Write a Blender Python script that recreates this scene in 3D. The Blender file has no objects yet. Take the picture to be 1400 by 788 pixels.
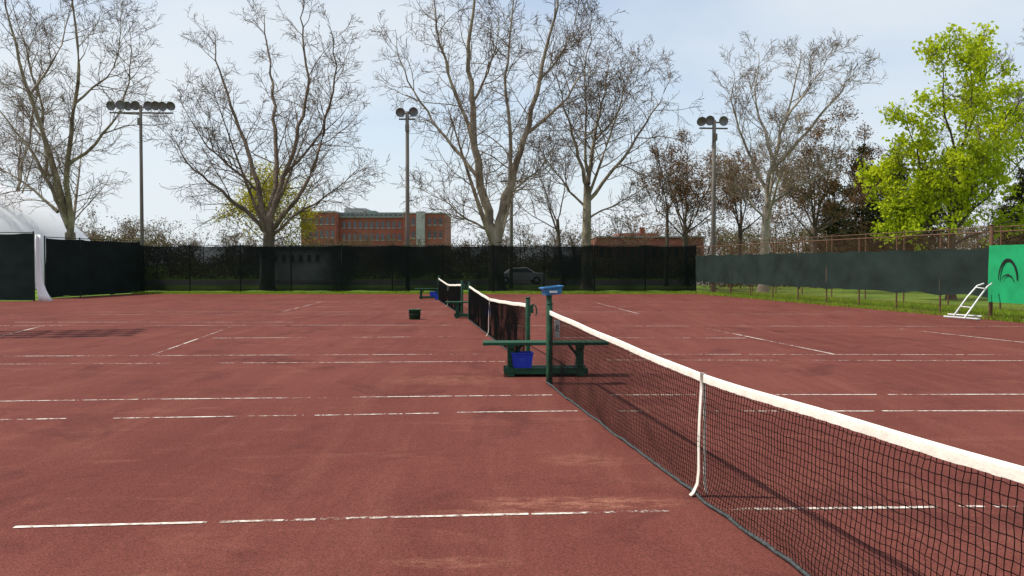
import bpy, math, random
import numpy as np
from mathutils import Vector, Matrix, noise as mnoise
random.seed(7); np.random.seed(7)
R=random.uniform
scene=bpy.context.scene
F=1228.0; TH=math.atan(33/F); H=1.75
def ray(px,py):
    a=(px-700)/F; b=(394-py)/F
    return Vector((a, math.cos(TH)+b*math.sin(TH), -math.sin(TH)+b*math.cos(TH)))
def P(px,py,d):
    r=ray(px,py); return Vector((0,0,H))+r*(d/r.y)
def G(px,py):
    r=ray(px,py); return Vector((0,0,H))+r*(-H/r.z)
# ---------------- materials
def newmat(name):
    m=bpy.data.materials.new(name); m.use_nodes=True
    nt=m.node_tree; b=nt.nodes['Principled BSDF']; return m,nt,b
def ramp(nt,fac,stops):
    r=nt.nodes.new('ShaderNodeValToRGB'); e=r.color_ramp.elements
    while len(e)<len(stops): e.new(0.5)
    for i,(p,c) in enumerate(stops):
        e[i].position=p; e[i].color=(*c,1) if len(c)==3 else c
    nt.links.new(fac,r.inputs[0]); return r.outputs[0]
def noise_(nt,scale,detail=4,rough=0.55,mscale=(1,1,1),dist=0,rot=(0,0,0)):
    tc=nt.nodes.new('ShaderNodeNewGeometry'); mp=nt.nodes.new('ShaderNodeMapping')
    mp.inputs['Scale'].default_value=mscale; mp.inputs['Rotation'].default_value=rot
    nt.links.new(tc.outputs['Position'],mp.inputs[0])
    n=nt.nodes.new('ShaderNodeTexNoise'); n.inputs['Scale'].default_value=scale
    n.inputs['Detail'].default_value=detail; n.inputs['Roughness'].default_value=rough
    n.inputs['Distortion'].default_value=dist
    nt.links.new(mp.outputs[0],n.inputs['Vector']); return n.outputs['Fac']
def mix(nt,fac,a,b,mode='MIX'):
    m=nt.nodes.new('ShaderNodeMixRGB'); m.blend_type=mode
    for i,v in enumerate((fac,a,b)):
        if isinstance(v,bpy.types.NodeSocket): nt.links.new(v,m.inputs[i])
        elif i==0: m.inputs[0].default_value=v
        else: m.inputs[i].default_value=(*v,1)
    return m.outputs[0]
def mat(name,c1,c2=None,scale=5,rough=0.7,metal=0,bump=0,spec=0.3,mscale=(1,1,1)):
    m,nt,b=newmat(name)
    if c2 is None: c2=tuple(x*0.75 for x in c1)
    n=noise_(nt,scale,5,0.6,mscale)
    nt.links.new(ramp(nt,n,[(0.35,c2),(0.65,c1)]),b.inputs['Base Color'])
    b.inputs['Roughness'].default_value=rough; b.inputs['Metallic'].default_value=metal
    b.inputs['Specular IOR Level'].default_value=spec
    if bump:
        bn=nt.nodes.new('ShaderNodeBump'); bn.inputs['Strength'].default_value=bump; bn.inputs['Distance'].default_value=0.02
        nt.links.new(noise_(nt,scale*6,4),bn.inputs['Height']); nt.links.new(bn.outputs[0],b.inputs['Normal'])
    return m
def court_mat():
    m,nt,b=newmat('red_court_surface')
    rz=math.radians(-7)
    big=noise_(nt,0.35,5,0.6,(1,0.5,1))
    c=ramp(nt,big,[(0.3,(0.112,0.034,0.027)),(0.7,(0.148,0.048,0.038))])
    streak=noise_(nt,1.0,6,0.65,(2.6,0.22,1),0.3,(0,0,rz))
    c=mix(nt,ramp(nt,streak,[(0.48,(0,0,0)),(0.75,(0.5,)*3)]),c,(0.19,0.071,0.054))
    st2=noise_(nt,0.8,6,0.7,(0.55,1.8,1),1.2,(0,0,rz))
    c=mix(nt,ramp(nt,st2,[(0.55,(0,0,0)),(0.75,(0.45,)*3)]),c,(0.23,0.092,0.066))
    dk=noise_(nt,0.8,6,0.7,(1,0.7,1),0.8)
    c=mix(nt,ramp(nt,dk,[(0.30,(0.7,)*3),(0.47,(0,0,0))]),c,(0.072,0.022,0.019))
    fl=noise_(nt,7,6,0.75)
    c=mix(nt,ramp(nt,fl,[(0.62,(0,0,0)),(0.72,(0.4,)*3)]),c,(0.22,0.10,0.075))
    # pale skid / scuff marks beside the net where players turn
    for (px,py,sx,sy,amt) in ((790,688,0.95,0.22,0.85),(690,702,0.6,0.12,0.6),(610,520,1.1,0.7,0.45),(620,770,0.5,0.12,0.5),(800,630,0.5,0.3,0.4)):
        g=G(px,py); geo=nt.nodes.new('ShaderNodeNewGeometry'); mp=nt.nodes.new('ShaderNodeMapping'); mp.vector_type='POINT'
        mp.inputs['Scale'].default_value=(1/sx,1/sy,1); mp.inputs['Location'].default_value=(-g.x/sx,-g.y/sy,0)
        nt.links.new(geo.outputs['Position'],mp.inputs[0]); gr=nt.nodes.new('ShaderNodeTexGradient'); gr.gradient_type='SPHERICAL'
        nt.links.new(mp.outputs[0],gr.inputs[0])
        ns=ramp(nt,noise_(nt,5,6,0.75,(1,2.2,1),0.5),[(0.42,(0,0,0)),(0.6,(1,1,1))])
        f=mix(nt,1.0,ramp(nt,gr.outputs[1],[(0.0,(0,0,0)),(0.5,(amt,)*3)]),ns,'MULTIPLY')
        c=mix(nt,f,c,(0.27,0.12,0.08))
    sp=noise_(nt,85,3,0.8)
    c=mix(nt,1.0,c,ramp(nt,sp,[(0.3,(0.45,0.45,0.45)),(0.5,(1,1,1)),(0.72,(1.7,1.6,1.6))]),'MULTIPLY')
    nt.links.new(c,b.inputs['Base Color']); b.inputs['Roughness'].default_value=0.95
    b.inputs['Specular IOR Level'].default_value=0.06
    bn=nt.nodes.new('ShaderNodeBump'); bn.inputs['Strength'].default_value=0.6; bn.inputs['Distance'].default_value=0.006
    nt.links.new(noise_(nt,110,4,0.7),bn.inputs['Height']); nt.links.new(bn.outputs[0],b.inputs['Normal'])
    return m
def line_mat():
    m,nt,b=newmat('worn_white_line_tape')
    c=ramp(nt,noise_(nt,14,5,0.7),[(0.35,(0.38,0.28,0.23)),(0.62,(0.78,0.74,0.66))])
    nt.links.new(c,b.inputs['Base Color']); b.inputs['Roughness'].default_value=0.9
    tr=nt.nodes.new('ShaderNodeBsdfTransparent'); mx=nt.nodes.new('ShaderNodeMixShader')
    f=mix(nt,0.5,noise_(nt,0.6,3,0.6),noise_(nt,15,5,0.8))
    f=ramp(nt,f,[(0.46,(0.0,)*3),(0.53,(1,)*3)])
    nt.links.new(f,mx.inputs[0]); nt.links.new(tr.outputs[0],mx.inputs[1]); nt.links.new(b.outputs[0],mx.inputs[2])
    nt.links.new(mx.outputs[0],nt.nodes['Material Output'].inputs[0]); return m
def screen_mat(name,col,op):
    m,nt,b=newmat(name)
    n=noise_(nt,0.8,5,0.6,(1,1,1.5))
    nt.links.new(ramp(nt,n,[(0.3,tuple(x*0.7 for x in col)),(0.7,tuple(x*1.25 for x in col))]),b.inputs['Base Color'])
    b.inputs['Roughness'].default_value=0.85; b.inputs['Specular IOR Level'].default_value=0.1
    if op<1:
        tr=nt.nodes.new('ShaderNodeBsdfTransparent'); mx=nt.nodes.new('ShaderNodeMixShader')
        n2=noise_(nt,0.35,3,0.5)
        nt.links.new(ramp(nt,n2,[(0.35,(op-0.04,)*3),(0.65,(min(op+0.04,1),)*3)]),mx.inputs[0])
        nt.links.new(tr.outputs[0],mx.inputs[1]); nt.links.new(b.outputs[0],mx.inputs[2])
        nt.links.new(mx.outputs[0],nt.nodes['Material Output'].inputs[0])
    return m
def leaf_mat(name,c1,c2,trans=0.4,scale=1.2):
    m,nt,b=newmat(name)
    n=noise_(nt,scale,4,0.7)
    col=ramp(nt,n,[(0.3,c2),(0.7,c1)])
    d=nt.nodes.new('ShaderNodeBsdfDiffuse'); t=nt.nodes.new('ShaderNodeBsdfTranslucent'); mx=nt.nodes.new('ShaderNodeMixShader')
    nt.links.new(col,d.inputs[0]); nt.links.new(col,t.inputs[0]); mx.inputs[0].default_value=trans
    nt.links.new(d.outputs[0],mx.inputs[1]); nt.links.new(t.outputs[0],mx.inputs[2])
    nt.links.new(mx.outputs[0],nt.nodes['Material Output'].inputs[0]); return m
def brick_mat():
    m,nt,b=newmat('red_brick')
    n=noise_(nt,0.5,5,0.6); z=noise_(nt,1.0,2,0.5,(0.05,0.05,3.0))
    c=ramp(nt,n,[(0.35,(0.24,0.075,0.052)),(0.65,(0.33,0.11,0.075))])
    c=mix(nt,ramp(nt,z,[(0.5,(0,0,0)),(0.6,(0.4,)*3)]),c,(0.18,0.06,0.045))
    nt.links.new(c,b.inputs['Base Color']); b.inputs['Roughness'].default_value=0.9; return m
M={}
M['court']=court_mat(); M['line']=line_mat()
M['grass']=mat('grass',(0.15,0.22,0.03),(0.065,0.12,0.018),0.4,0.95,bump=0.4,spec=0.05)
M['blade']=leaf_mat('grass_blades',(0.30,0.40,0.04),(0.14,0.23,0.02),0.3,2)
M['green']=mat('green_painted_steel',(0.018,0.09,0.045),(0.010,0.05,0.026),8,0.5,spec=0.3)
M['greenwood']=mat('green_painted_wood',(0.018,0.088,0.046),(0.009,0.036,0.02),14,0.65,mscale=(0.2,1,1),bump=0.3,spec=0.2)
M['netcord']=mat('black_net_cord',(0.008,0.008,0.008),(0.004,0.004,0.004),20,0.9,spec=0.05)
M['tape']=mat('white_vinyl_tape',(0.84,0.81,0.73),(0.74,0.70,0.60),9,0.6,bump=0.2)
M['rope']=mat('grey_net_hem',(0.07,0.08,0.08),(0.03,0.035,0.035),30,0.9)
M['blue']=mat('blue_plastic',(0.015,0.05,0.50),(0.012,0.035,0.36),4,0.45,spec=0.3)
M['lblue']=mat('light_blue_plastic',(0.04,0.20,0.42),(0.03,0.14,0.32),6,0.5,spec=0.3)
M['white']=mat('white_paint',(0.78,0.78,0.76),(0.6,0.6,0.58),6,0.5)
M['alum']=mat('brushed_aluminium',(0.75,0.75,0.75),(0.6,0.6,0.6),9,0.4,metal=0.2)
M['pole']=mat('weathered_pole',(0.20,0.18,0.155),(0.12,0.105,0.09),3,0.75,mscale=(1,1,0.2))
M['lamp']=mat('lamp_housing',(0.20,0.20,0.21),(0.12,0.12,0.12),5,0.5,metal=0.3)
M['rust']=mat('rusty_fence_steel',(0.17,0.09,0.05),(0.09,0.05,0.03),9,0.85)
M['dsteel']=mat('dark_green_fence_steel',(0.02,0.03,0.024),(0.012,0.018,0.014),9,0.7)
M['screen']=screen_mat('black_windscreen_mesh',(0.006,0.011,0.009),0.95)
M['screen3']=screen_mat('dark_windscreen_mesh',(0.010,0.017,0.015),1)
M['screen2']=screen_mat('green_windscreen_mesh',(0.019,0.031,0.027),1)
M['banner']=mat('green_banner',(0.01,0.36,0.13),(0.008,0.28,0.10),1.5,0.6,bump=0.1)
M['black']=mat('black_print',(0.01,0.01,0.01),(0.006,0.006,0.006),5,0.6)
M['dome']=mat('white_dome_membrane',(0.80,0.81,0.83),(0.74,0.75,0.78),0.15,0.55)
M['bark']=mat('sycamore_bark',(0.40,0.34,0.25),(0.12,0.09,0.065),1.6,0.9,bump=0.4,mscale=(1,1,0.45))
M['barkm']=mat('brown_bark',(0.20,0.15,0.11),(0.085,0.065,0.045),1.6,0.9,bump=0.4,mscale=(1,1,0.45))
M['bark2']=mat('pale_bark',(0.38,0.33,0.26),(0.18,0.15,0.115),1.5,0.9)
M['barkd']=mat('dark_bark',(0.12,0.09,0.07),(0.06,0.045,0.035),2.2,0.9)
M['twig']=mat('twigs',(0.17,0.12,0.08),(0.09,0.065,0.045),0.7,0.95)
M['twigl']=mat('pale_twigs',(0.28,0.225,0.165),(0.16,0.125,0.09),0.7,0.95)
M['twigb']=mat('budding_twigs',(0.16,0.095,0.055),(0.09,0.055,0.035),0.7,0.95)
M['bud']=leaf_mat('reddish_buds',(0.28,0.16,0.07),(0.16,0.09,0.045),0.3)
M['maple']=leaf_mat('young_maple_leaves',(0.60,0.66,0.03),(0.27,0.38,0.02),0.5,0.8)
M['yel']=leaf_mat('yellow_green_leaves',(0.50,0.42,0.03),(0.24,0.25,0.025),0.45,1.2)
M['ever']=leaf_mat('evergreen_needles',(0.05,0.055,0.022),(0.02,0.027,0.013),0.15,0.8)
M['shrub']=leaf_mat('distant_brush_leaves',(0.16,0.14,0.06),(0.085,0.065,0.042),0.3,0.12)
M['brick']=brick_mat()
M['concrete']=mat('pale_concrete',(0.42,0.42,0.40),(0.33,0.33,0.31),0.6,0.85)
M['roofg']=mat('grey_green_cladding',(0.24,0.28,0.25),(0.18,0.21,0.19),0.5,0.7)
M['glass']=mat('window_glass',(0.04,0.05,0.06),(0.02,0.025,0.03),0.4,0.15,spec=0.8)
M['asphalt']=mat('asphalt',(0.06,0.06,0.06),(0.045,0.045,0.045),1,0.9)
M['tyre']=mat('tyre_rubber',(0.02,0.02,0.02),None,5,0.8)
M['carw']=mat('white_car_paint',(0.7,0.7,0.72),(0.66,0.66,0.68),1,0.25,spec=0.6)
# ---------------- mesh helpers
def link(o,parent=None):
    scene.collection.objects.link(o)
    if parent is not None: o.parent=parent
    return o
def empty(name):
    e=bpy.data.objects.new(name,None); e.empty_display_size=0.2; return link(e)
def meshobj(name,V,Fc,m,parent=None,smooth=False,bevel=0):
    me=bpy.data.meshes.new(name); me.from_pydata([tuple(v) for v in V],[],Fc); me.update()
    me.materials.append(M[m] if isinstance(m,str) else m)
    if smooth: me.polygons.foreach_set('use_smooth',[True]*len(me.polygons))
    o=link(bpy.data.objects.new(name,me),parent)
    if bevel:
        b=o.modifiers.new('bevel','BEVEL'); b.width=bevel; b.segments=2; b.limit_method='ANGLE'
    return o
def npmesh(name,V,Q,m,parent=None,smooth=False):
    V=np.asarray(V,dtype=np.float32); Q=np.asarray(Q,dtype=np.int32); k=Q.shape[1]
    me=bpy.data.meshes.new(name)
    me.vertices.add(len(V)); me.vertices.foreach_set('co',V.ravel())
    me.loops.add(Q.size); me.loops.foreach_set('vertex_index',Q.ravel())
    me.polygons.add(len(Q)); me.polygons.foreach_set('loop_start',np.arange(0,Q.size,k,dtype=np.int32))
    if smooth: me.polygons.foreach_set('use_smooth',np.ones(len(Q),dtype=bool))
    me.update(calc_edges=True); me.validate()
    me.materials.append(M[m]); return link(bpy.data.objects.new(name,me),parent)
BOXF=[(0,3,2,1),(4,5,6,7),(0,1,5,4),(1,2,6,5),(2,3,7,6),(3,0,4,7)]
def box(name,c,s,m,parent=None,rot=0,bevel=0.005,rx=0,ry=0):
    mtx=Matrix.Translation(c)@Matrix.Rotation(rot,4,'Z')@Matrix.Rotation(rx,4,'X')@Matrix.Rotation(ry,4,'Y')
    V=[mtx@Vector((x*s[0]/2,y*s[1]/2,z*s[2]/2)) for z in(-1,1) for x,y in((-1,-1),(1,-1),(1,1),(-1,1))]
    return meshobj(name,V,BOXF,m,parent,bevel=bevel)
def tubes(polys,sides):
    groups={}
    for p,r in polys: groups.setdefault(len(p),[]).append((p,r))
    VV=[];QQ=[];off=0
    for mlen,g in groups.items():
        A=np.array([[tuple(v) for v in p] for p,_ in g],dtype=np.float64); Rr=np.array([r for _,r in g])
        T=np.gradient(A,axis=1); T/=(np.linalg.norm(T,axis=2,keepdims=True)+1e-9)
        ref=np.where(np.abs(T[...,2:3])<0.9,np.array([0,0,1.0]),np.array([1.0,0,0]))
        U=np.cross(T,ref); U/=(np.linalg.norm(U,axis=2,keepdims=True)+1e-9); W=np.cross(T,U)
        ang=np.arange(sides)*2*math.pi/sides
        ring=A[:,:,None,:]+Rr[:,:,None,None]*(U[:,:,None,:]*np.cos(ang)[None,None,:,None]+W[:,:,None,:]*np.sin(ang)[None,None,:,None])
        N=len(g); idx=np.arange(N*mlen*sides).reshape(N,mlen,sides)+off
        a=idx[:,:-1,:];b=np.roll(idx,-1,axis=2)[:,:-1,:];c=np.roll(idx,-1,axis=2)[:,1:,:];d=idx[:,1:,:]
        QQ.append(np.stack([a,b,c,d],-1).reshape(-1,4)); VV.append(ring.reshape(-1,3)); off+=N*mlen*sides
    return np.concatenate(VV),np.concatenate(QQ)
def tubeobj(name,polys,sides,m,parent=None,smooth=True):
    V,Q=tubes(polys,sides); return npmesh(name,V,Q,m,parent,smooth)
def lathe(name,prof,m,parent=None,mtx=Matrix(),n=20):
    V=[];Fc=[]
    for r,z in prof:
        for i in range(n):
            a=2*math.pi*i/n; V.append(mtx@Vector((r*math.cos(a),r*math.sin(a),z)))
    for j in range(len(prof)-1):
        for i in range(n):
            Fc.append((j*n+i,j*n+(i+1)%n,(j+1)*n+(i+1)%n,(j+1)*n+i))
    return meshobj(name,V,Fc,m,parent,smooth=True)
def cyl(name,p,q,r,m,parent=None,n=14,r2=None):
    p=Vector(p);q=Vector(q);d=q-p
    mtx=Matrix.Translation(p)@d.to_track_quat('Z','Y').to_matrix().to_4x4()
    r2=r if r2 is None else r2; L=d.length
    return lathe(name,[(0.0001,0),(r*0.9,0),(r,min(0.01,L*.1)),(r2,L-min(0.01,L*.1)),(r2*0.9,L),(0.0001,L)],m,parent,mtx,n)
# ---------------- ground
meshobj('ground',[(-1500,-200,0),(1500,-200,0),(1500,2500,0),(-1500,2500,0)],[(0,1,2,3)],'grass')
court=[(-34,-8),(21.2,-8),(15.15,28.3),(10.95,52.3),(-22.1,52.3),(-23.3,45),(-22.6,42.0),(-34,42.0)]
meshobj('tennis_court',[(x,y,0.004) for x,y in court],[tuple(range(8))],'court')
meshobj('parking_lot',[(-90,74,0.006),(60,74,0.006),(60,96,0.006),(-90,96,0.006)],[(0,1,2,3)],'asphalt')
LV=[];LF=[]
def line(p,q,w=0.055,gap=0.5):
    a=G(*p);b=G(*q);a.z=b.z=0.009; d=b-a;L=d.length;d/=L;n=Vector((-d.y,d.x,0))
    s=0
    while s<L:
        l=min(R(0.4,3.0),L-s)
        steps=max(1,int(l/0.2)); off=R(-.008,.008)
        for i in range(steps+1):
            c=a+d*(s+l*i/steps)+n*off; ww=w*R(0.34,0.52)
            LV.append(c+n*ww);LV.append(c-n*ww)
            if i: k=len(LV); LF.append((k-4,k-3,k-1,k-2))
        s+=l+R(0.03,0.16)*(1 if R(0,1)<gap else 0.2)
for p,q in [((20,722),(915,700)),((985,698),(1345,694)),((1360,694),(1500,692)),
 ((-40,576),(90,573.5)),((155,573),(415,569)),((430,569),(600,566)),((625,565),(790,563)),((845,563),(1460,563)),
 ((-40,550),(190,547)),((195,547),(396,545)),((400,545),(755,541)),((835,541),(1460,540)),
 ((-40,499),(690,495)),((830,493),(1460,494)),((-40,488),(660,485)),((860,485),(1460,486)),
 ((290,463),(617,461)),((760,462),(1020,463)),((-100,446),(640,445)),((650,446),(1450,447)),((20,441),(400,441)),
 ((205,487),(315,448)),((1140,485),(965,449)),((-110,487),(60,446)),((1500,480),(1230,450))]: line(p,q)
for p,q in [((0,431),(610,430)),((660,430),(1250,430)),((100,427),(1200,427)),((385,420),(870,420)),((250,413),(1100,413)),
 ((385,427),(440,413)),((875,430),(810,413))]: line(p,q,0.04)
meshobj('court_lines',LV,LF,'line')
def blades(name,segs,n,h=(0.05,0.16),m='blade'):
    V=[];Q=[]
    A=np.random.rand(n,6)
    k=len(segs)
    for i in range(n):
        (x0,y0,x1,y1,w)=segs[i%k]; t=A[i,0]; o=(A[i,1]-.5)*w
        dx,dy=x1-x0,y1-y0;L=math.hypot(dx,dy)
        x=x0+dx*t-dy/L*o;y=y0+dy*t+dx/L*o
        a=A[i,2]*6.28;hh=h[0]+(h[1]-h[0])*A[i,3]**2; ww=0.014
        V+= [(x-ww*math.cos(a),y-ww*math.sin(a),0),(x+ww*math.cos(a),y+ww*math.sin(a),0),(x+(A[i,4]-.5)*hh,y+(A[i,5]-.5)*hh,hh)]
        Q.append((3*i,3*i+1,3*i+2))
    return npmesh(name,V,Q,m)
blades('grass_tufts',[(-22.2,53.0,11,53.0,1.5),(-22.2,53.0,11,53.0,1.5),(11.1,53,15.4,28,0.9),(15.4,28,17.2,16,1.0),(12.5,53,18,26,4.0),(12.5,53,18,26,4.0)],60000,(0.05,0.2))
# ---------------- nets
def net(name,p0,p1,cell=0.045,cr=0.0018,seed=0,near=False):
    e=empty(name); p0=Vector((*p0,0));p1=Vector((*p1,0)); d=p1-p0;L=d.length;u=d/L;n=Vector((-u.y,u.x,0))
    def top(t):
        s=abs(2*t-1); return 0.925+0.15*(s**1.2)+0.003*math.sin(t*37+seed)
    def bulge(t,v):
        return math.sin(math.pi*min(1,v*0.95+.02))*(0.03+0.05*mnoise.noise(Vector((t*7+seed,0.3,v))))+0.03*mnoise.noise(Vector((t*22+seed,v*3,2)))*(1-v)
    def pt(t,v,j=0.0):
        zt=top(t)-0.035; zb=0.035+0.02*mnoise.noise(Vector((t*15+seed,5,1)))
        p=p0+d*t+n*(bulge(t,v)+(0.05*(1-v)**3 if near else 0.02*(1-v)**3))
        p.z=zb+(zt-zb)*v - 0.03*math.sin(math.pi*v)
        w=0.010*mnoise.noise(Vector((t*90+seed,v*12,7)))+j*R(-1,1)
        p+=u*(w+0.03*mnoise.noise(Vector((t*14+seed,v*4,17)))); p.z+=j*R(-1,1)+0.012*mnoise.noise(Vector((t*40+seed,v*6,27))); return p
    NC=int(L/cell); NR=int(0.98/cell)
    t0=0.05/L
    grid=[[pt(t0+(1-2*t0)*i/NC,j/NR,0.004) for j in range(NR+1)] for i in range(NC+1)]
    polys=[(c,[cr]*len(c)) for c in grid]+[([grid[i][j] for i in range(NC+1)],[cr]*(NC+1)) for j in range(NR)]
    tubeobj('netting',polys,4,'netcord',e,False)
    V=[];Fc=[];S=260
    for i in range(S+1):
        t=t0*0.6+(1-1.2*t0)*i/S; c=p0+d*t; zt=top(t); w=0.002*math.sin(i*1.7+seed)+0.0015*R(-1,1)
        for o,z in((-0.010+w,-0.062+R(-.002,.002)),(-0.011,-0.02),(-0.008,-0.004),(0,0),(0.008,-0.004),(0.011,-0.02),(0.010+w,-0.062+R(-.002,.002))):
            q=c+n*o;q.z=zt+z;V.append(q)
        if i:
            b=7*i
            for k in range(6): Fc.append((b-7+k,b-6+k,b+k+1,b+k))
    meshobj('headband',V,Fc,'tape',e,smooth=True)
    hp=[pt(t0+(1-2*t0)*i/120,0)+Vector((0,0,-0.012+R(-.003,.003))) for i in range(121)]
    tubeobj('hem',[(hp,[0.014]*121)],6,'rope',e)
    V=[];Fc=[]
    c=p0+d*0.5
    prof=[(0.016,top(.5)+0.003),(0.018,0.80),(0.03,0.6),(0.036,0.4),(0.034,0.2),(0.044,0.1),(0.075,0.035),(0.10,0.012)]
    for o in (1,-0.35):
        for dd,z in prof:
            for s in(-0.026,0.026): q=c+n*(o*dd)+u*s; q.z=z; V.append(q)
    k=len(prof)
    for s in range(2):
        for i in range(k-1):
            b=s*2*k+2*i; Fc.append((b,b+1,b+3,b+2))
    Fc.append((0,1,2*k+1,2*k))
    so=meshobj('centre_strap',V,Fc,'tape',e,smooth=True); sm=so.modifiers.new('s','SOLIDIFY'); sm.thickness=0.003
    for i,(pp,sg) in enumerate(((p0,-1),(p1,1))):
        cyl('post_%d'%(i+1),pp,pp+Vector((0,0,1.16)),0.04,'green',e)
        cyl('post_cap_%d'%(i+1),pp+Vector((0,0,1.161)),pp+Vector((0,0,1.185)),0.045,'green',e)
        cyl('lacing_bar_%d'%(i+1),pp-u*sg*0.06+Vector((0,0,0.1)),pp-u*sg*0.06+Vector((0,0,1.02)),0.008,'green',e,8)
    q=p0-n*0.06
    box('ratchet_box',q+Vector((0,0,0.98)),(0.07,0.07,0.13),'green',e)
    arc=[q-n*0.03+Vector((0.06*math.cos(a),-0.04,0.95+0.11*math.sin(a))) for a in [i*math.pi/8-math.pi*0.25 for i in range(13)]]
    tubeobj('crank_handle',[(arc,[0.012]*13)],8,'green',e)
    lp=[p0+u*(0.04+0.03*(i%2))+Vector((0,0,0.08+i*0.045)) for i in range(21)]
    tubeobj('lacing_cord',[(lp,[0.004]*21)],4,'netcord',e)
    return e
net('tennis_net',(2.32,0.38),(0.55,13.05),cr=0.0023,near=True,seed=1)
net('tennis_net',(0.27,15.25),(-1.33,27.95),0.05,0.0028,seed=5)
net('tennis_net',(-1.68,30.2),(-3.5,42.9),0.06,0.0035,seed=9)
e=empty('score_post')
cyl('post',(0.545,13.16,0),(0.545,13.16,1.29),0.043,'green',e)
box('placard',(0.66,13.10,0.80),(0.075,0.008,0.26),'white',e)
for i,(z,r) in enumerate(((0.835,0.02),(0.79,0.023))):
    tubeobj('digit_loop_%d'%i,[([Vector((0.66+r*.8*math.cos(a),13.091,z+r*math.sin(a))) for a in [k*math.pi/8 for k in range(17)]],[0.005]*17)],5,'black',e)
def tray(name,c,s,m,tilt=0,rot=0,lip=0.02,parent=None,taper=0.85,t=0.012):
    mtx=Matrix.Translation(c)@Matrix.Rotation(rot,4,'Z')@Matrix.Rotation(tilt,4,'Y')
    w,d,h=s; V=[];Fc=[]
    rings=[(taper,0),(1,h-0.022),(1+2*lip/w,h-0.022),(1+2*lip/w,h),(1-2*t/w,h),(taper-2*t/w,t)]
    for k,z in rings:
        for x,y in((-1,-1),(1,-1),(1,1),(-1,1)): V.append(mtx@Vector((x*w/2*k,y*d/2*k,z)))
    for j in range(len(rings)-1):
        for i in range(4): Fc.append((4*j+i,4*j+(i+1)%4,4*j+4+(i+1)%4,4*j+4+i))
    Fc.append((3,2,1,0)); k=4*(len(rings)-1); Fc.append((k,k+1,k+2,k+3))
    return meshobj(name,V,Fc,m,parent,bevel=0.004)
tray('blue_tray',(0.585,13.15,1.30),(0.27,0.22,0.12),'lblue',tilt=math.radians(-6),rot=0.25,parent=e)
box('tray_label',(0.60,13.02,1.345),(0.12,0.004,0.03),'white',e,rot=0.25,bevel=0)
# ---------------- benches
def bench(c,rot=0.03,L=1.95):
    e=empty('park_bench')
    for i,y in enumerate((-0.14,0.0,0.14)): box('seat_plank_%d'%i,(0,y,0.51),(L,0.125,0.045),'greenwood',e,bevel=0.006)
    k=L/1.95
    for s in(-1,1):
        x=s*0.54*k
        box('leg_%s'%('l' if s<0 else 'r'),(x,0,0.30),(0.10,0.30,0.30),'greenwood',e,bevel=0.008)
        box('cross_bearer_%s'%('l' if s<0 else 'r'),(x,0,0.465),(0.11,0.40,0.04),'greenwood',e)
        box('brace_%s'%('l' if s<0 else 'r'),(x-s*0.10,0.0,0.39),(0.24,0.045,0.04),'greenwood',e,ry=s*0.9)
        box('foot_%s'%('l' if s<0 else 'r'),(x,0,0.075),(0.11,0.46,0.14),'greenwood',e,bevel=0.01)
    box('shelf_front',(0,-0.17,0.09),(1.30*k,0.09,0.09),'greenwood',e)
    box('shelf_back',(0,0.17,0.09),(1.30*k,0.09,0.09),'greenwood',e)
    box('shelf_mid',(0,0,0.115),(1.24*k,0.22,0.025),'greenwood',e)
    e.location=(c[0],c[1],0.004); e.rotation_euler=(0,0,rot); return e
def bin_(c,rot=0,w=0.33):
    e=empty('recycling_bin')
    tray('tub',(0,0,0),(w,0.28,0.24),'blue',parent=e,lip=0.012)
    for a in range(3):
        t=a*2.094+0.5
        tubeobj('arrow_%d'%a,[([Vector((0.03*math.cos(t+b*0.3),-0.134,0.13+0.03*math.sin(t+b*0.3))) for b in range(5)],[0.004]*4+[0.001])],5,'lblue',e)
    e.location=c;e.rotation_euler=(0,0,rot)
bench((0.52,14.05)); bin_((0.155,13.98,0.135),0.05)
bench((-1.30,29.0),L=1.7); bin_((-0.82,28.75,0.135),0.1,0.36)
bench((-4.1,44.6),L=1.5); bin_((-3.55,43.6,0.01),0.1,0.42); bin_((-3.9,44.5,0.135),0.1,0.36)
e=empty('ball_bucket'); b=G(567,437)
lathe('tub',[(0.001,0.0),(0.17,0.0),(0.195,0.30),(0.205,0.30),(0.205,0.325),(0.185,0.325),(0.165,0.03),(0.001,0.03)],'green',e,Matrix.Translation(b),22)
lathe('band',[(0.188,0.15),(0.193,0.15),(0.196,0.18),(0.19,0.18)],'dsteel',e,Matrix.Translation(b),22)
tubeobj('handle',[([b+Vector((0.19*math.cos(a),-0.08,0.30-0.10*math.sin(a))) for a in [i*math.pi/10 for i in range(11)]],[0.006]*11)],6,'alum',e)
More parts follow.
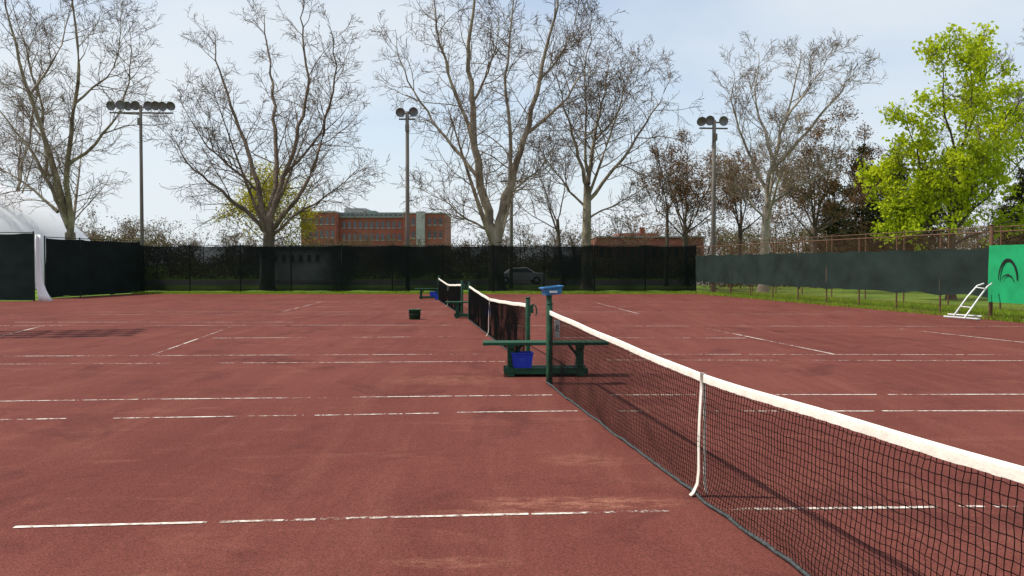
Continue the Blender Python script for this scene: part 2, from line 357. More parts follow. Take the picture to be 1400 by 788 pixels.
# ---------------- fences
def fence(name,pts,h,z0,z1,scr,steel,spacing=3.0,chain=True,seed=0):
    e=empty(name); posts=[];rails=[];V=[];Q=[];wires=[]
    for (x0,y0),(x1,y1) in zip(pts[:-1],pts[1:]):
        a=Vector((x0,y0,0));b=Vector((x1,y1,0));d=b-a;L=d.length;u=d/L;n=Vector((-u.y,u.x,0))
        if n.y>0: n=-n
        N=max(1,round(L/spacing))
        for i in range(N+1): p=a+d*(i/N); posts.append(([p,p+Vector((0,0,h+0.06))],[0.035]*2))
        for z in (h,0.06): rails.append(([a+Vector((0,0,z)),b+Vector((0,0,z))],[0.022]*2))
        if z1>z0:
            S=int(L/0.2);K=8; base=len(V)
            for i in range(S+1):
                t=i/S; s=abs(math.sin(math.pi*t*N))
                for k in range(K+1):
                    v=k/K
                    zt=z1-0.05*s+0.03*mnoise.noise(Vector((t*L*1.3,seed,0)))
                    zb=z0+0.05*s+0.08*mnoise.noise(Vector((t*L*0.8,seed,4)))
                    p=a+d*t+n*(0.05+0.04*mnoise.noise(Vector((t*L*1.2,v*2,seed)))+0.045*mnoise.noise(Vector((t*L*3.5,v*1.5,seed))))
                    p.z=zb+(zt-zb)*v; V.append(p)
                    if i and k:
                        c=base+i*(K+1)+k; Q.append((c-K-2,c-1,c,c-K-1))
        if chain:
            sp=0.12
            for sgn in(1,-1):
                s=-h
                while s<L+h:
                    s0=s;s1=s+sgn*h
                    ta=max(0,min(s0,s1));tb=min(L,max(s0,s1))
                    if tb>ta+0.02:
                        za=(ta-s0)*sgn; zb=(tb-s0)*sgn
                        wires.append(([a+u*ta+Vector((0,0,za)),a+u*tb+Vector((0,0,zb))],[0.0024]*2))
                    s+=sp
    tubeobj('posts',posts,8,steel,e); tubeobj('rails',rails,6,steel,e)
    if V: npmesh('windscreen',V,Q,scr,e,True)
    if wires: tubeobj('chain_link',wires,3,steel,e,False)
    return e
fence('windscreen_fence',[(-22.3,53.75),(11.0,53.75)],2.86,0.10,2.84,'screen','dsteel',3.02,False,seed=3)
fence('windscreen_fence',[(-23.5,45.2),(-22.3,53.75)],3.1,0.03,3.05,'screen3','dsteel',2.8,False,seed=6)
fence('windscreen_fence',[(-34,42.1),(-22.4,42.1)],3.22,0.03,3.18,'screen2','dsteel',2.9,False,seed=9)
fence('chain_link_fence',[(11.0,53.75),(15.17,28.4),(19.2,4.0)],2.76,0.68,2.27,'screen2','rust',2.6,seed=12)
fence('chain_link_fence',[(13.4,60),(19.0,31)],3.15,0,0,'screen2','rust',3.0,seed=2)
V=[];Fc=[]
for i in range(13):
    z=3.1*(1-i/12); w=0.13+0.02*math.sin(i)+(0.22*max(0,(i-8)/4)**1.5); 
    for s in range(5):
        V.append((-22.12+(s/4-0.4)*2*w+ (0.25*max(0,(i-7)/5)**2),41.95-0.06*math.sin(s*2+i*.3)-0.03*(s%2),z+0.01))
        if i and s: k=i*5+s; Fc.append((k-6,k-5,k,k-1))
o=meshobj('white_canvas_flap',V,Fc,'dome',smooth=True); o.modifiers.new('s','SOLIDIFY').thickness=0.01
e=empty('green_banner')
u=Vector((4.03,-24.4,0)).normalized(); o0=Vector((15.17,28.4,0))+Vector((-0.09,-0.02,0))+u*0.03
nn=Vector((u.y,-u.x,0)); 
if nn.x>0: nn=-nn
o0+=nn*0.05
V=[];Fc=[]
for i in range(17):
    for k in range(9):
        p=o0+u*(2.6*i/16)+nn*(0.015*math.sin(i*0.9+k*.5)); p.z=0.55+1.78*k/8; V.append(p)
        if i and k: c=i*9+k; Fc.append((c-10,c-1,c,c-9))
meshobj('cloth',V,Fc,'banner',e,smooth=True)
def bp(s,z): p=o0+u*s+nn*0.035; p.z=z; return p
def strip(name,pts,ws):
    V=[];Fc=[]
    for i,((s,z),w) in enumerate(zip(pts,ws)):
        j=min(i+1,len(pts)-1);k=max(i-1,0); t=Vector((pts[j][0]-pts[k][0],pts[j][1]-pts[k][1])).normalized()
        V+= [bp(s-t.y*w,z+t.x*w),bp(s+t.y*w,z-t.x*w)]
        if i: b=2*i; Fc.append((b-2,b-1,b+1,b))
    meshobj(name,V,Fc,'black',e)
strip('logo_arch',[(0.9-0.40*math.cos(a),1.25+0.62*math.sin(a)) for a in [i*math.pi/16 for i in range(17)]],[0.018+0.03*math.sin(i/16*math.pi) for i in range(17)])
strip('logo_throat',[(0.62,1.25),(0.74,1.38),(0.90,1.42),(1.06,1.36),(1.18,1.2)],[0.01,.02,.028,.02,.01])
e2=empty('banner_post'); cyl('post',(15.12,28.35,0),(15.12,28.35,2.95),0.06,'rust',e2); cyl('cap',(15.12,28.35,2.951),(15.12,28.35,2.99),0.07,'rust',e2)
e=empty('court_drag_frame')
D=27.9
def W(px,py,dd=D): return P(px,py,dd)
gz=lambda v:Vector((v.x,v.y,max(v.z,0.03)))
def tb(nm,pts,r=0.028,m='alum'): tubeobj(nm,[([gz(p) for p in pts],[r]*len(pts))],8,m,e)
tb('side_tube_front',[W(1318,436,27.4),W(1338,408,27.6),W(1350,392,27.8),W(1356,388,27.9)])
tb('side_tube_back',[W(1304,432,28.3),W(1322,407,28.2),W(1336,391,28.2),W(1345,388,28.2)])
for i,(t) in enumerate(((1329,421,1313,419),(1347,395,1334,393))):
    tb('rung_%d'%i,[W(t[0],t[1],27.6),W(t[2],t[3],28.2)],0.018)
tb('base_runner_front',[W(1290,433,28.0),W(1340,437,27.5)],0.035)
tb('base_runner_back',[W(1296,430,28.7),W(1342,433,28.1)],0.03)
# ---------------- light poles
def light_pole(x,y,top,offs,arm_rot=0.0,r=0.12,rows=(0.0,)):
    e=empty('floodlight_pole')
    cyl('mast',(0,0,0),(0,0,top),r,'pole',e,14,r*0.72)
    L=max(abs(o) for o in offs)
    for k,z in enumerate((0.0,-0.35)):
        cyl('crossarm_%d'%k,(-L-0.1,0.12,top-0.1+z),(L+0.1,0.12,top-0.1+z),0.05,'pole',e,8)
    for ro,yy in enumerate(rows):
      if ro:  # outer rows added to spread the unseen pole's shadow
        cyl('shadow_arm_%d'%ro,(-L,0.12+yy,top-0.1),(L,0.12+yy,top-0.1),0.05,'pole',e,8); cyl('link_arm_%d'%ro,(0,0.12,top-0.1),(0,0.12+yy,top-0.1),0.05,'pole',e,8)
      for i,o in enumerate(offs):
        a=Matrix.Translation((o,0.10+yy,top-0.02+(0.03 if i%2 else 0)))@Matrix.Rotation(math.radians(R(95,125)),4,'X')@Matrix.Rotation(R(-.3,.3),4,'Y')
        lathe('floodlight_%d'%i,[(0.001,-0.26),(0.09,-0.26),(0.12,-0.12),(0.26,0.06),(0.29,0.13),(0.275,0.13),(0.24,0.09),(0.001,0.07)],'lamp',e,a,16)
        cyl('bracket_%d'%i,(o,0.12+yy,top-0.12),(o,0.14+yy,top-0.0),0.03,'pole',e,8)
    box('ballast_box',(0,-0.16,top-1.0),(0.25,0.16,0.4),'pole',e)
    e.location=(x,y,0); e.rotation_euler=(0,0,arm_rot)
light_pole(*P(195,400,54.6).xy,11.35,[-1.75,-1.2,-0.75,-0.35,0.45,0.85,1.3,1.8],0.05,0.12)
light_pole(*P(557.5,400,54.2).xy,10.9,[-0.4,0.4],0.1,0.14)
light_pole(*P(975,400,52.5).xy,10.1,[-0.75,-0.25,0.55],0.1,0.15)
light_pole(-19.0,22.6,11.3,[-1.9,-1.35,-0.8,-0.3,0.4,0.9,1.45,2.0],0.25,0.12,rows=(0.0,-0.7,0.7,1.4))  # unseen shadow caster, lamp rows added to broaden its shadow on the court
# ---------------- air dome
e=empty('air_dome')
def domept(th,ph,a=27,h=11.6,c=(-59.2,66)):
    ct=math.cos(ph);st=math.sin(ph)
    return Vector((c[0]+a*ct*math.cos(th),c[1]+a*ct*math.sin(th),h*st))
V=[];Fc=[];n=128;mm=32
for j in range(mm+1):
    for i in range(n):
        p=domept(2*math.pi*i/n,math.pi/2*j/mm*0.999); puff=abs(math.sin(math.pi*i/16)); p.z+=0.04*puff*(j<mm); V.append(p)
        if j: b=(j-1)*n; Fc.append((b+i,b+(i+1)%n,b+n+(i+1)%n,b+n+i))
meshobj('membrane',V,Fc,'dome',e,smooth=True)
# ---------------- buildings
def bldg(name,parts):
    e=empty(name)
    for nm,(x0,x1,y0,y1,z0,z1,m) in parts.items():
        box(nm,((x0+x1)/2,(y0+y1)/2,(z0+z1)/2),(x1-x0,y1-y0,z1-z0),m,e,bevel=0)
    return e
d=200; k=F/d
X=lambda px:(px-700)/k
Z=lambda py:H+(361-py)/k
parts={'west_wing':(X(412),X(460),d,d+18,0,Z(291),'brick'),'west_parapet':(X(411.5),X(460.4),d-.2,d+18.2,Z(291)+.003,Z(289),'concrete'),
 'central_block':(X(460.5),X(556),d+4,d+20,0,Z(297),'brick'),'central_top_storey':(X(460.5),X(556),d+3.6,d+20,Z(297)+.003,Z(289.5),'roofg'),
 'rooftop_plant':(X(462),X(492),d+8,d+16,Z(289.5)+.003,Z(282),'concrete'),'rooftop_vent':(X(492.5),X(506),d+8,d+13,Z(289.5)+.003,Z(285.5),'roofg'),
 'east_block':(X(556.5),X(611),d-6,d+14,0,Z(294.5),'brick'),'east_parapet':(X(556),X(611.5),d-6.2,d+14.2,Z(294.5)+.003,Z(293),'concrete'),
 'stair_tower':(X(574),X(585),d-7.5,d-6.01,0,Z(292),'concrete')}
bb=bldg('brick_apartment_building',parts)
def wins(x0,x1,y,z0,z1,nx,nz,parent,wf=0.55,hf=0.5):
    V=[];Fc=[];V2=[];F2=[]
    for i in range(nx):
        for j in range(nz):
            cx=x0+(i+.5)*(x1-x0)/nx; cz=z0+(j+.5)*(z1-z0)/nz; w=(x1-x0)/nx*wf/2; h=(z1-z0)/nz*hf/2
            b=len(V)
            for z in(-h,h):
                for xx,yy in((-w,-0.04),(w,-0.04),(w,0.1),(-w,0.1)): V.append((cx+xx,y+yy,cz+z))
            Fc+= [tuple(b+q for q in f) for f in BOXF]
            b=len(V2)
            for z in(-h-0.18,-h-0.02):
                for xx,yy in((-w-.1,-0.12),(w+.1,-0.12),(w+.1,0.1),(-w-.1,0.1)): V2.append((cx+xx,y+yy,cz+z))
            F2+= [tuple(b+q for q in f) for f in BOXF]
    meshobj('windows',V,Fc,'glass',parent); meshobj('window_sills',V2,F2,'concrete',parent)
wins(X(414),X(459),d,1,Z(293),6,4,bb); wins(X(462),X(555),d+4,1,Z(298),12,4,bb); wins(X(558),X(573),d-6,1,Z(296),2,4,bb); wins(X(587),X(609),d-6,1,Z(296),3,4,bb)
wins(X(462),X(555),d+3.6,Z(297),Z(290),14,1,bb,0.7,0.5)
d=120;k=F/d
b2=bldg('low_brick_building',{'main_wall':(X(815),X(962),d,d+14,0,Z(325),'brick'),'roof_slab':(X(814),X(963),d-.4,d+14.3,Z(325)+.003,Z(323),'concrete'),
  'raised_section':(X(850),X(905),d+3,d+12,Z(323)+.003,Z(318),'brick'),'chimney':(X(883),X(889),d+5,d+6.2,Z(318)+.003,Z(309),'brick')})
wins(X(818),X(960),d,0.8,Z(327),14,1,b2,0.6,0.45)
d=98;k=F/d
b3=bldg('white_garage_building',{'walls':(X(355),X(445),d,d+9,0,3.3,'white'),'roof':(X(353),X(447),d-.3,d+9.3,3.303,3.6,'roofg')})
wins(X(360),X(440),d,1.6,3.2,7,1,b3,0.4,0.4)
# ---------------- car
def car(x,y,m,rot=0):
    e=empty('parked_car')
    prof=[(-2.15,0.35),(-2.2,0.62),(-2.1,0.86),(-1.35,0.98),(-0.75,1.40),(0.55,1.44),(1.25,1.0),(2.05,0.95),(2.15,0.7),(2.15,0.35)]
    V=[];n=len(prof)
    for s in(-1,1):
        for X_,Z_ in prof: V.append((X_,s*(.86 if Z_<1.1 else 0.66),Z_))
    Fc=[tuple(range(n-1,-1,-1)),tuple(range(n,2*n))]+[(i,(i+1)%n,n+(i+1)%n,n+i) for i in range(n)]
    meshobj('body',V,Fc,m,e,bevel=0.04)
    for s in(-1,1):
        meshobj('side_glass',[(-1.15,s*.875,1.02),(-0.68,s*.72,1.34),(0.5,s*.72,1.38),(1.05,s*.875,1.02)],[(0,1,2,3)],'glass',e)
        for xx in(-1.35,1.35):
            cyl('wheel',(xx,s*0.70,0.33),(xx,s*0.90,0.33),0.33,'tyre',e,18); cyl('hub',(xx,s*0.901,0.33),(xx,s*0.915,0.33),0.18,'alum',e,12)
    e.location=(x,y,0.006); e.rotation_euler=(0,0,rot)
car(0.7,78,'carw',0.1)
# ---------------- trees
def grow(store,start,dirv,L,r,level,maxl,spec,tips):
    steps=5 if level<=2 else 4 if level==3 else 3
    pts=[start.copy()];rad=[r];d=dirv.normalized();p=start.copy()
    w=spec['wig']*(1+0.25*level)
    for i in range(steps):
        d=(d+Vector((R(-w,w),R(-w,w),R(-w,w)+spec['up']))).normalized()
        p=p+d*(L/steps); pts.append(p.copy()); rad.append(max(spec['rmin'],r*(1-0.75*(i+1)/steps)))
    store[min(level,4)].append((pts,rad))
    children(store,pts,rad,L,level,maxl,spec,tips)
def children(store,pts,rad,L,level,maxl,spec,tips,t0=0.15):
    if level>=maxl:
        tips.append(pts[-1]); return
    n=spec['n'][level]; m=len(pts)-1
    rlo,rhi=spec['ratio']
    for c in range(n):
        t=t0+(1-t0)*((c+R(0,1))/n); f=t*m;i=min(int(f),m-1);fr=f-i
        p=pts[i].lerp(pts[i+1],fr); tang=(pts[i+1]-pts[i]).normalized()
        ax=tang.cross(Vector((R(-1,1),R(-1,1),R(-1,1)))).normalized()
        ang=math.radians(R(*spec['ang'])); d=Matrix.Rotation(ang,3,ax)@tang
        l=L*R(rlo,rhi)*(1.15-0.6*t); l=max(l,0.3)
        rr=max(spec['rmin'],min((rad[i]*(1-fr)+rad[i+1]*fr)*0.6,0.011*l+0.002))
        grow(store,p,d,l,rr,level+1,maxl,spec,tips)
def smooth_poly(pts,n):
    out=[];m=len(pts)
    for i in range(m-1):
        p0=pts[max(i-1,0)];p1=pts[i];p2=pts[i+1];p3=pts[min(i+2,m-1)]
        for k in range(n):
            t=k/n; out.append(0.5*((2*p1)+(p2-p0)*t+(2*p0-5*p1+4*p2-p3)*t*t+(3*p1-p0-3*p2+p3)*t**3))
    out.append(pts[-1].copy()); return out
def tree(name,d,trunk,limbs,spec,bark='bark',twig='twig',maxl=4,seed=0,extra=2,leaves=None,rs=0.8):
    random.seed(seed); np.random.seed(seed); e=empty(name); store={i:[] for i in range(6)}; tips=[]
    tp=[P(x,y,d) for x,y,_ in trunk]; tp[0].z=-0.05
    tr=[w*0.9 for *_,w in trunk]
    sp=smooth_poly(tp,4); rr=list(np.interp(np.linspace(0,len(tp)-1,len(sp)),range(len(tp)),tr)); rr[0]*=1.35
    store[0].append((sp,rr))
    alll=[]
    for pts,r in limbs:
        r*=rs
        z0=P(*pts[0],d).z; sl=R(-0.45,0.45)
        q=[P(x,y,d) for x,y in pts]
        st=min([v for pl,_ in store[0]+store[1] for v in pl],key=lambda v:(v.x-q[0].x)**2+(v.z-q[0].z)**2)
        y0=st.y
        for v in q: v.y=y0+sl*(v.z-z0)+R(-.25,.25)
        q[0]=Vector((q[0].x,y0,q[0].z)) if (st-q[0]).length<0.6 else st.copy()
        sp=smooth_poly(q,4); sp=[v+Vector((R(-.12,.12),R(-.12,.12),R(-.06,.06))) if i else v for i,v in enumerate(sp)]
        n=len(sp); rad=[max(0.02,r*(1-0.92*(i/(n-1))**0.85)) for i in range(n)]
        store[1].append((sp,rad)); alll.append((sp,rad))
    for i in range(extra):
        st=tp[-1]+Vector((0,0,-R(0,1)*0.3*(tp[-1].z-tp[0].z)))
        dv=Vector((R(-.5,.5),(-1)**i*R(0.5,1),1.3)).normalized(); Lk=spec['limb']
        q=[st+dv*Lk*t+Vector((0,0,0.12*Lk*t*t)) for t in (0,0.33,0.66,1)]
        sp=smooth_poly(q,3); n=len(sp); rad=[max(0.02,tr[-1]*0.45*(1-0.9*i/(n-1))) for i in range(n)]
        store[1].append((sp,rad)); alll.append((sp,rad))
    for sp,rad in alll:
        L=sum((sp[i+1]-sp[i]).length for i in range(len(sp)-1))
        children(store,sp,rad,min(L,spec.get('cap',8)),1,maxl,spec,tips,0.18)
    tubeobj('trunk',store[0],12,bark,e); tubeobj('limbs',store[1],8,bark,e)
    if store[2]: tubeobj('branches',store[2],5,bark if bark!='bark' else 'twigl',e)
    tw=store[3]+store[4]+store[5]
    if tw: tubeobj('twigs',tw,3,twig,e,False)
    if leaves:
        keep=[t for t in tips if mnoise.noise(t*0.75)+0.5*mnoise.noise(t*2.1)>leaves[4]]
        foliage('leaves',keep,leaves[0],leaves[1],leaves[2],leaves[3],e)
    return e,tips
def foliage(name,centers,n,spread,size,m,parent=None):
    C=np.array([tuple(c) for c in centers]); N=len(C)*n
    c=np.repeat(C,n,axis=0)+np.random.normal(0,spread,(N,3))*np.array([1,1,0.75])
    a=np.random.normal(0,1,(N,3)); a/=np.linalg.norm(a,axis=1,keepdims=True)
    b=np.cross(a,np.random.normal(0,1,(N,3))); b/=np.linalg.norm(b,axis=1,keepdims=True)
    s=size*np.random.uniform(0.5,1.3,(N,1))
    V=np.stack([c-a*s,c-b*s*0.6,c+a*s,c+b*s*0.6],1).reshape(-1,3)
    return npmesh(name,V,np.arange(N*4).reshape(N,4),m,parent)
S1=dict(wig=0.19,up=0.035,n=[0,16,6,5,3],ang=(28,65),ratio=(0.36,0.66),rmin=0.0115,limb=9,cap=7.0)
tree('sycamore_tree',60,[(366,402,.55),(367,350,.46),(368,318,.42),(367,298,.34)],[
 ([(364,318),(340,292),(305,262),(265,232),(238,190)],.24),([(365,308),(350,260),(325,200),(292,130),(262,60),(250,10)],.29),
 ([(367,300),(372,240),(362,170),(350,100),(332,30),(325,-15)],.28),([(368,300),(385,240),(402,170),(412,100),(398,20),(402,-20)],.27),
 ([(370,315),(400,285),(430,235),(452,170),(468,100),(462,50)],.25),([(371,322),(410,292),(450,268),(492,235)],.17),
 ([(350,262),(310,225),(275,190),(242,130)],.14),([(385,240),(425,190),(440,130),(435,70)],.14)],S1,'barkm','twig',4,11,2)
tree('sycamore_tree',58,[(680,402,.6),(678,360,.52),(677,335,.5)],[
 ([(676,336),(667,290),(652,220),(648,150),(640,80),(650,0),(648,-60)],.46),([(680,332),(692,270),(716,190),(737,110),(757,30),(765,-40)],.40),
 ([(658,250),(620,200),(582,150),(548,90),(535,30)],.18),([(672,318),(640,300),(605,275),(565,255)],.12),
 ([(690,285),(700,200),(692,110),(700,30),(705,-50)],.2),([(718,185),(765,145),(800,90),(808,30)],.16),
 ([(651,205),(622,125),(602,50),(595,-30)],.18),([(735,115),(770,70),(790,10)],.12),([(648,140),(672,80),(680,10)],.13),([(690,270),(735,235),(765,190)],.12)],S1,'bark','twig',4,12,2)
tree('sycamore_tree',62,[(803,402,.45),(802,340,.36),(803,255,.28)],[
 ([(803,258),(786,200),(770,150),(758,100)],.19),([(804,252),(815,190),(830,120),(836,62)],.22),
 ([(804,275),(850,218),(888,160),(912,110)],.19),([(802,285),(772,250),(748,215),(740,180)],.12),([(803,235),(800,150),(795,80)],.15),
 ([(804,300),(850,275),(895,250)],.10),([(815,190),(855,140),(875,90)],.10)],S1,'bark','twig',4,13,2)
tree('sycamore_tree',63,[(98,402,.5),(97,350,.42),(96,318,.38)],[
 ([(96,320),(108,230),(130,150),(150,60),(150,-40)],.32),([(94,312),(62,240),(20,180),(-25,120)],.26),
 ([(95,305),(86,220),(70,140),(64,60),(60,-30)],.32),([(62,240),(54,150),(30,60),(0,-20)],.18),([(108,230),(158,190),(193,120),(198,50)],.18),
 ([(80,290),(30,250),(-30,215)],.18),([(130,150),(175,100),(185,20)],.12),([(70,140),(100,70),(110,-20)],.13)],S1,'bark','twig',4,14,2)
tree('sycamore_tree',72,[(20,402,.4),(18,330,.3),(22,260,.22)],[([(20,300),(5,200),(-10,100)],.15),([(22,265),(40,170),(50,90),(45,30)],.15),([(20,290),(-40,230),(-70,160)],.14)],S1,'bark','twig',4,15,1)
S2=dict(wig=0.2,up=0.05,n=[0,14,7,5,3],ang=(28,60),ratio=(0.36,0.64),rmin=0.0105,limb=6,cap=5.0)
tree('bare_tree',55,[(1043,402,.38),(1045,340,.3),(1048,285,.25)],[
 ([(1047,290),(1055,220),(1075,150),(1087,75)],.22),([(1049,270),(1022,205),(1000,150),(1002,100)],.16),
 ([(1053,235),(1100,180),(1138,130),(1155,100)],.16),([(1046,300),(1010,262),(982,238)],.1),([(1049,285),(1092,252),(1135,230)],.11),
 ([(1054,215),(1038,140),(1045,65)],.15),([(1070,165),(1105,115),(1120,80)],.1)],S2,'bark2','twigl',4,16,3)
S3=dict(wig=0.22,up=0.06,n=[0,11,6,5,3],ang=(25,60),ratio=(0.4,0.65),rmin=0.013,limb=5,cap=4.5)
tree('budding_tree',72,[(938,402,.3),(937,350,.25),(937,310,.2)],[([(937,315),(920,260),(905,215)],.11),([(937,312),(940,250),(945,190)],.12),([(937,318),(965,265),(980,220)],.11),([(937,325),(900,290),(885,260)],.09),([(938,320),(975,290),(995,260)],.09)],S3,'barkd','twigb',4,17,3,(3,0.16,0.08,'bud',-1))
tree('budding_tree',66,[(1112,402,.3),(1112,350,.25),(1114,310,.2)],[([(1114,315),(1100,250),(1095,190)],.12),([(1114,312),(1125,240),(1135,165)],.12),([(1114,318),(1150,265),(1170,200)],.12),([(1113,325),(1080,290),(1070,250)],.09),([(1114,320),(1160,290),(1190,250)],.09)],S3,'barkd','twigb',4,18,3,(3,0.16,0.08,'bud',-1))
tree('budding_tree',76,[(1010,402,.3),(1010,350,.25),(1012,310,.2)],[([(1012,315),(1000,270),(985,240)],.11),([(1012,312),(1018,260),(1025,225)],.11),([(1012,320),(1045,290),(1065,260)],.1)],S3,'barkd','twigb',4,28,3,(3,0.16,0.08,'bud',-1))
tree('bare_tree',75,[(770,402,.22),(765,340,.18),(762,300,.15)],[([(762,305),(745,255),(735,220)],.09),([(762,302),(775,250),(780,210)],.09),([(763,315),(720,290),(700,265)],.07)],S3,'barkd','twigb',3,19,2)
tree('bare_tree',70,[(910,402,.2),(912,340,.16),(912,280,.12)],[([(912,285),(900,240),(895,200)],.08),([(912,290),(925,250),(930,215)],.08)],S3,'barkd','twigb',3,25,2)
tree('bare_tree',70,[(1420,402,.3),(1420,300,.25),(1415,200,.2)],[([(1418,230),(1390,150),(1375,70)],.12),([(1417,210),(1420,120),(1400,50)],.12),([(1418,250),(1370,200),(1345,150)],.1)],S3,'barkd','twig',4,26,2)
S4=dict(wig=0.2,up=0.03,n=[0,9,6,4,2],ang=(30,65),ratio=(0.36,0.60),rmin=0.008,limb=3.6,cap=3.7)
tree('maple_tree',44,[(1300,415,.26),(1300,360,.22),(1302,300,.18)],[
 ([(1302,305),(1303,230),(1300,150),(1292,75)],.13),([(1302,310),(1270,260),(1240,205),(1222,160)],.11),([(1302,300),(1340,230),(1360,150),(1370,100)],.12),
 ([(1302,330),(1262,300),(1222,275),(1205,250)],.10),([(1303,315),(1350,270),(1405,220),(1440,185)],.11),([(1303,240),(1268,170),(1252,115),(1256,85)],.09),
 ([(1303,250),(1320,160),(1328,105),(1325,80)],.09),([(1303,335),(1360,310),(1425,290)],.1),([(1340,230),(1400,160),(1430,115)],.09),([(1302,340),(1258,325),(1225,312)],.07),
 ([(1302,290),(1270,240),(1235,230),(1212,205)],.08),([(1303,310),(1340,270),(1355,210),(1390,140)],.08),([(1302,330),(1290,310),(1262,270),(1245,240)],.07)],
 S4,'barkd','barkd',4,21,4,(9,0.19,0.105,'maple',-0.16))
tree('budding_maple_tree',82,[(367,402,.3),(366,360,.25),(366,320,.2)],[([(366,325),(350,290),(335,262)],.1),([(366,322),(370,280),(368,248)],.1),([(366,328),(395,295),(405,272)],.1),([(366,335),(335,310),(318,292)],.09),([(366,335),(400,318),(418,302)],.09)],
 S3,'barkd','barkd',3,22,4,(20,0.38,0.11,'yel',-0.25))
def conifer(px,d,topy,w,seed):
    random.seed(seed); np.random.seed(seed); e=empty('evergreen_tree'); b=P(px,402,d); h=P(px,topy,d).z; b.z=0
    cyl('trunk',b,b+Vector((0,0,h*0.95)),0.25,'barkd',e,10,0.04)
    C=[];br=[]
    for i in range(150):
        t=R(0.05,1); a=R(0,6.28); l=w*(1-t)**0.75*R(0.55,1.1)+0.2; s=b+Vector((0,0,h*t)); q=s+Vector((math.cos(a)*l,math.sin(a)*l,-0.12*l+R(-.2,.3)))
        br.append(([s,s.lerp(q,.5)+Vector((0,0,.1)),q],[0.05,0.03,0.01]))
        for k in range(max(2,int(l*4))): C.append(s.lerp(q,R(0.25,1.0))+Vector((R(-.15,.15),R(-.15,.15),R(-.15,.15))))
    tubeobj('branches',br,4,'barkd',e); foliage('needles',C,16,0.22,0.11,'ever',e)
conifer(1178,70,200,3.6,31); conifer(1222,76,212,4.0,32); conifer(1262,72,235,3.4,33); conifer(1140,84,250,3.6,34); conifer(1395,80,235,4,35)
# distant tree line
random.seed(50); np.random.seed(50)
st={i:[] for i in range(6)};tips=[]
SD=dict(wig=0.25,up=0.05,n=[8,5,4,0,0],ang=(25,60),ratio=(0.4,0.7),rmin=0.018,limb=5)
def small(px,topy,d):
    b=P(px,361,d);b.z=0;h=P(px,topy,d).z
    grow(st,b,Vector((R(-.1,.1),R(-.1,.1),1)),h*0.85,0.11,0,3,SD,tips)
for px in range(-60,1480,9):
    if px<230: ty=R(288,318)
    elif px<300: ty=R(318,334)
    elif px<440: ty=R(308,332)
    elif px<620: ty=R(324,338)
    elif px<700: ty=R(315,336)
    elif px<800: ty=R(300,330)
    elif px<1000: ty=R(288,322)
    else: ty=R(258,315)
    small(px+R(-6,6),ty,R(100,160) if not 405<px<620 else R(130,185))
e=empty('distant_tree_line')
tubeobj('stems',st[0]+st[1],4,'barkd',e); tubeobj('twigs',st[2]+st[3]+st[4],3,'twigb',e,False)
tt=[t for t in tips if R(0,1)<0.35]; foliage('buds',tt,3,0.45,0.13,'shrub',e)
C=[]
for i in range(3600):
    px=R(-80,1500); d=R(100,120)
    hmax=2.6+1.3*mnoise.noise(Vector((px*0.02,3,0)))+0.8*mnoise.noise(Vector((px*0.09,3,0)))+ (2.2 if px<230 else 0)+(3.0 if px>980 else 0)
    if 405<px<620: hmax=min(hmax,2.6)
    if 810<px<965: hmax=min(hmax,2.2)
    b=P(px,361,d); b.z=R(0,1)**0.8*max(1,hmax); C.append(b)
foliage('hedgerow',C,32,0.4,0.13,'shrub')
C=[]
for i in range(260): C.append(Vector((R(14,30),R(62,75),R(0,2.2))))
foliage('shrub_mass',C,30,0.35,0.1,'ever')
e=empty('utility_pole'); b=P(699,402,64); b.z=0
cyl('pole',b,b+Vector((0,0,8.2)),0.13,'pole',e); box('crossarm',b+Vector((0,-0.15,7.6)),(1.6,0.1,0.1),'pole',e)
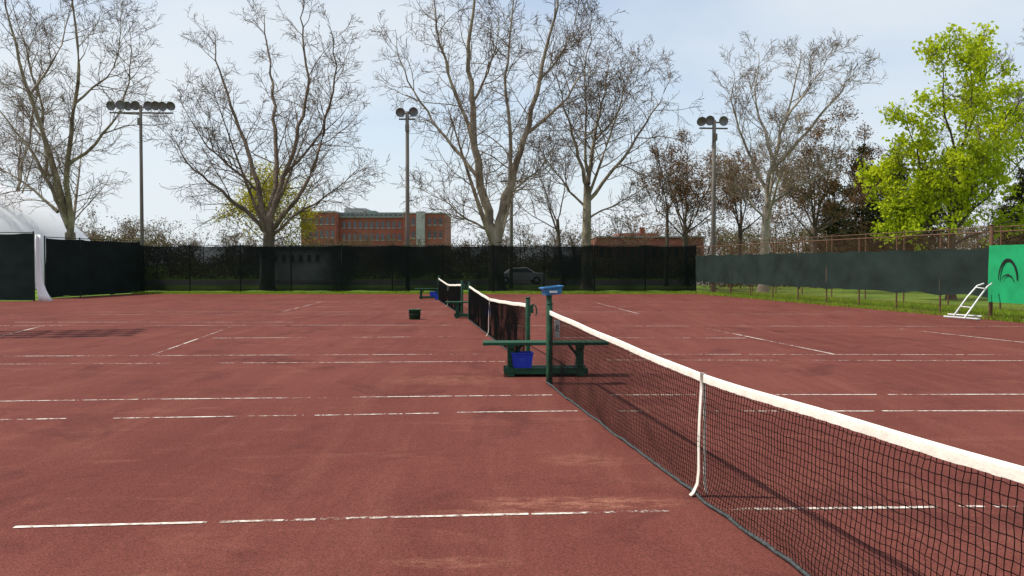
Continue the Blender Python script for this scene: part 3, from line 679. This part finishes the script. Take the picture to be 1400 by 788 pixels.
# ---------------- world, sun
w=bpy.data.worlds.new('World'); scene.world=w; w.use_nodes=True; nt=w.node_tree
bg=nt.nodes['Background']; sky=nt.nodes.new('ShaderNodeTexSky'); sky.sky_type='NISHITA'; sky.sun_disc=False
to_sun=Vector((-0.66,0.06,1)).normalized(); elev=math.asin(to_sun.z)
sky.sun_elevation=elev; sky.sun_rotation=math.atan2(to_sun.x,to_sun.y); sky.air_density=1.0; sky.dust_density=0.8; sky.ozone_density=1.3
tc=nt.nodes.new('ShaderNodeTexCoord'); sx=nt.nodes.new('ShaderNodeSeparateXYZ'); nt.links.new(tc.outputs['Generated'],sx.inputs[0])
def mth(op,a,b=None):
    m=nt.nodes.new('ShaderNodeMath'); m.operation=op
    for i,v in enumerate((a,b)):
        if v is None: continue
        if isinstance(v,(int,float)): m.inputs[i].default_value=v
        else: nt.links.new(v,m.inputs[i])
    return m.outputs[0]
zc=mth('MAXIMUM',sx.outputs[2],0.0); zz=mth('ADD',zc,0.16)
cb=nt.nodes.new('ShaderNodeCombineXYZ'); nt.links.new(mth('DIVIDE',sx.outputs[0],zz),cb.inputs[0]); nt.links.new(mth('DIVIDE',sx.outputs[1],zz),cb.inputs[1])
n=nt.nodes.new('ShaderNodeTexNoise'); n.inputs['Scale'].default_value=0.75; n.inputs['Detail'].default_value=8; n.inputs['Roughness'].default_value=0.5; n.inputs['Distortion'].default_value=0.4
mp=nt.nodes.new('ShaderNodeMapping'); mp.inputs['Location'].default_value=(3.1,1.4,0); mp.inputs['Scale'].default_value=(0.7,1.0,1)
nt.links.new(cb.outputs[0],mp.inputs[0]); nt.links.new(mp.outputs[0],n.inputs['Vector'])
cl=ramp(nt,n.outputs['Fac'],[(0.36,(0.30,)*3),(0.62,(0.95,)*3)])
skyc=mix(nt,1.0,sky.outputs[0],(1.6,1.65,1.7),'MULTIPLY')
c=mix(nt,cl,skyc,(8.6,9.2,9.7))
haze=ramp(nt,zc,[(0.0,(0.85,)*3),(0.30,(0.0,)*3)])
c=mix(nt,haze,c,(8.4,9.1,9.7))
nt.links.new(c,bg.inputs[0]); bg.inputs[1].default_value=0.095
sl=bpy.data.lights.new('sun','SUN'); sl.energy=5.0; sl.angle=math.radians(0.5); sl.color=(1,0.93,0.82)
so=link(bpy.data.objects.new('sun',sl)); so.rotation_euler=(-to_sun).to_track_quat('-Z','Y').to_euler()
cam=bpy.data.cameras.new('camera'); cam.sensor_width=36; cam.lens=F/1400*36; cam.clip_end=5000; cam.clip_start=0.05
co=link(bpy.data.objects.new('camera',cam)); co.location=(0,0,H); co.rotation_euler=(math.pi/2-TH,0,0)
scene.camera=co
scene.view_settings.view_transform='Standard'; scene.view_settings.look='None'; scene.view_settings.exposure=0
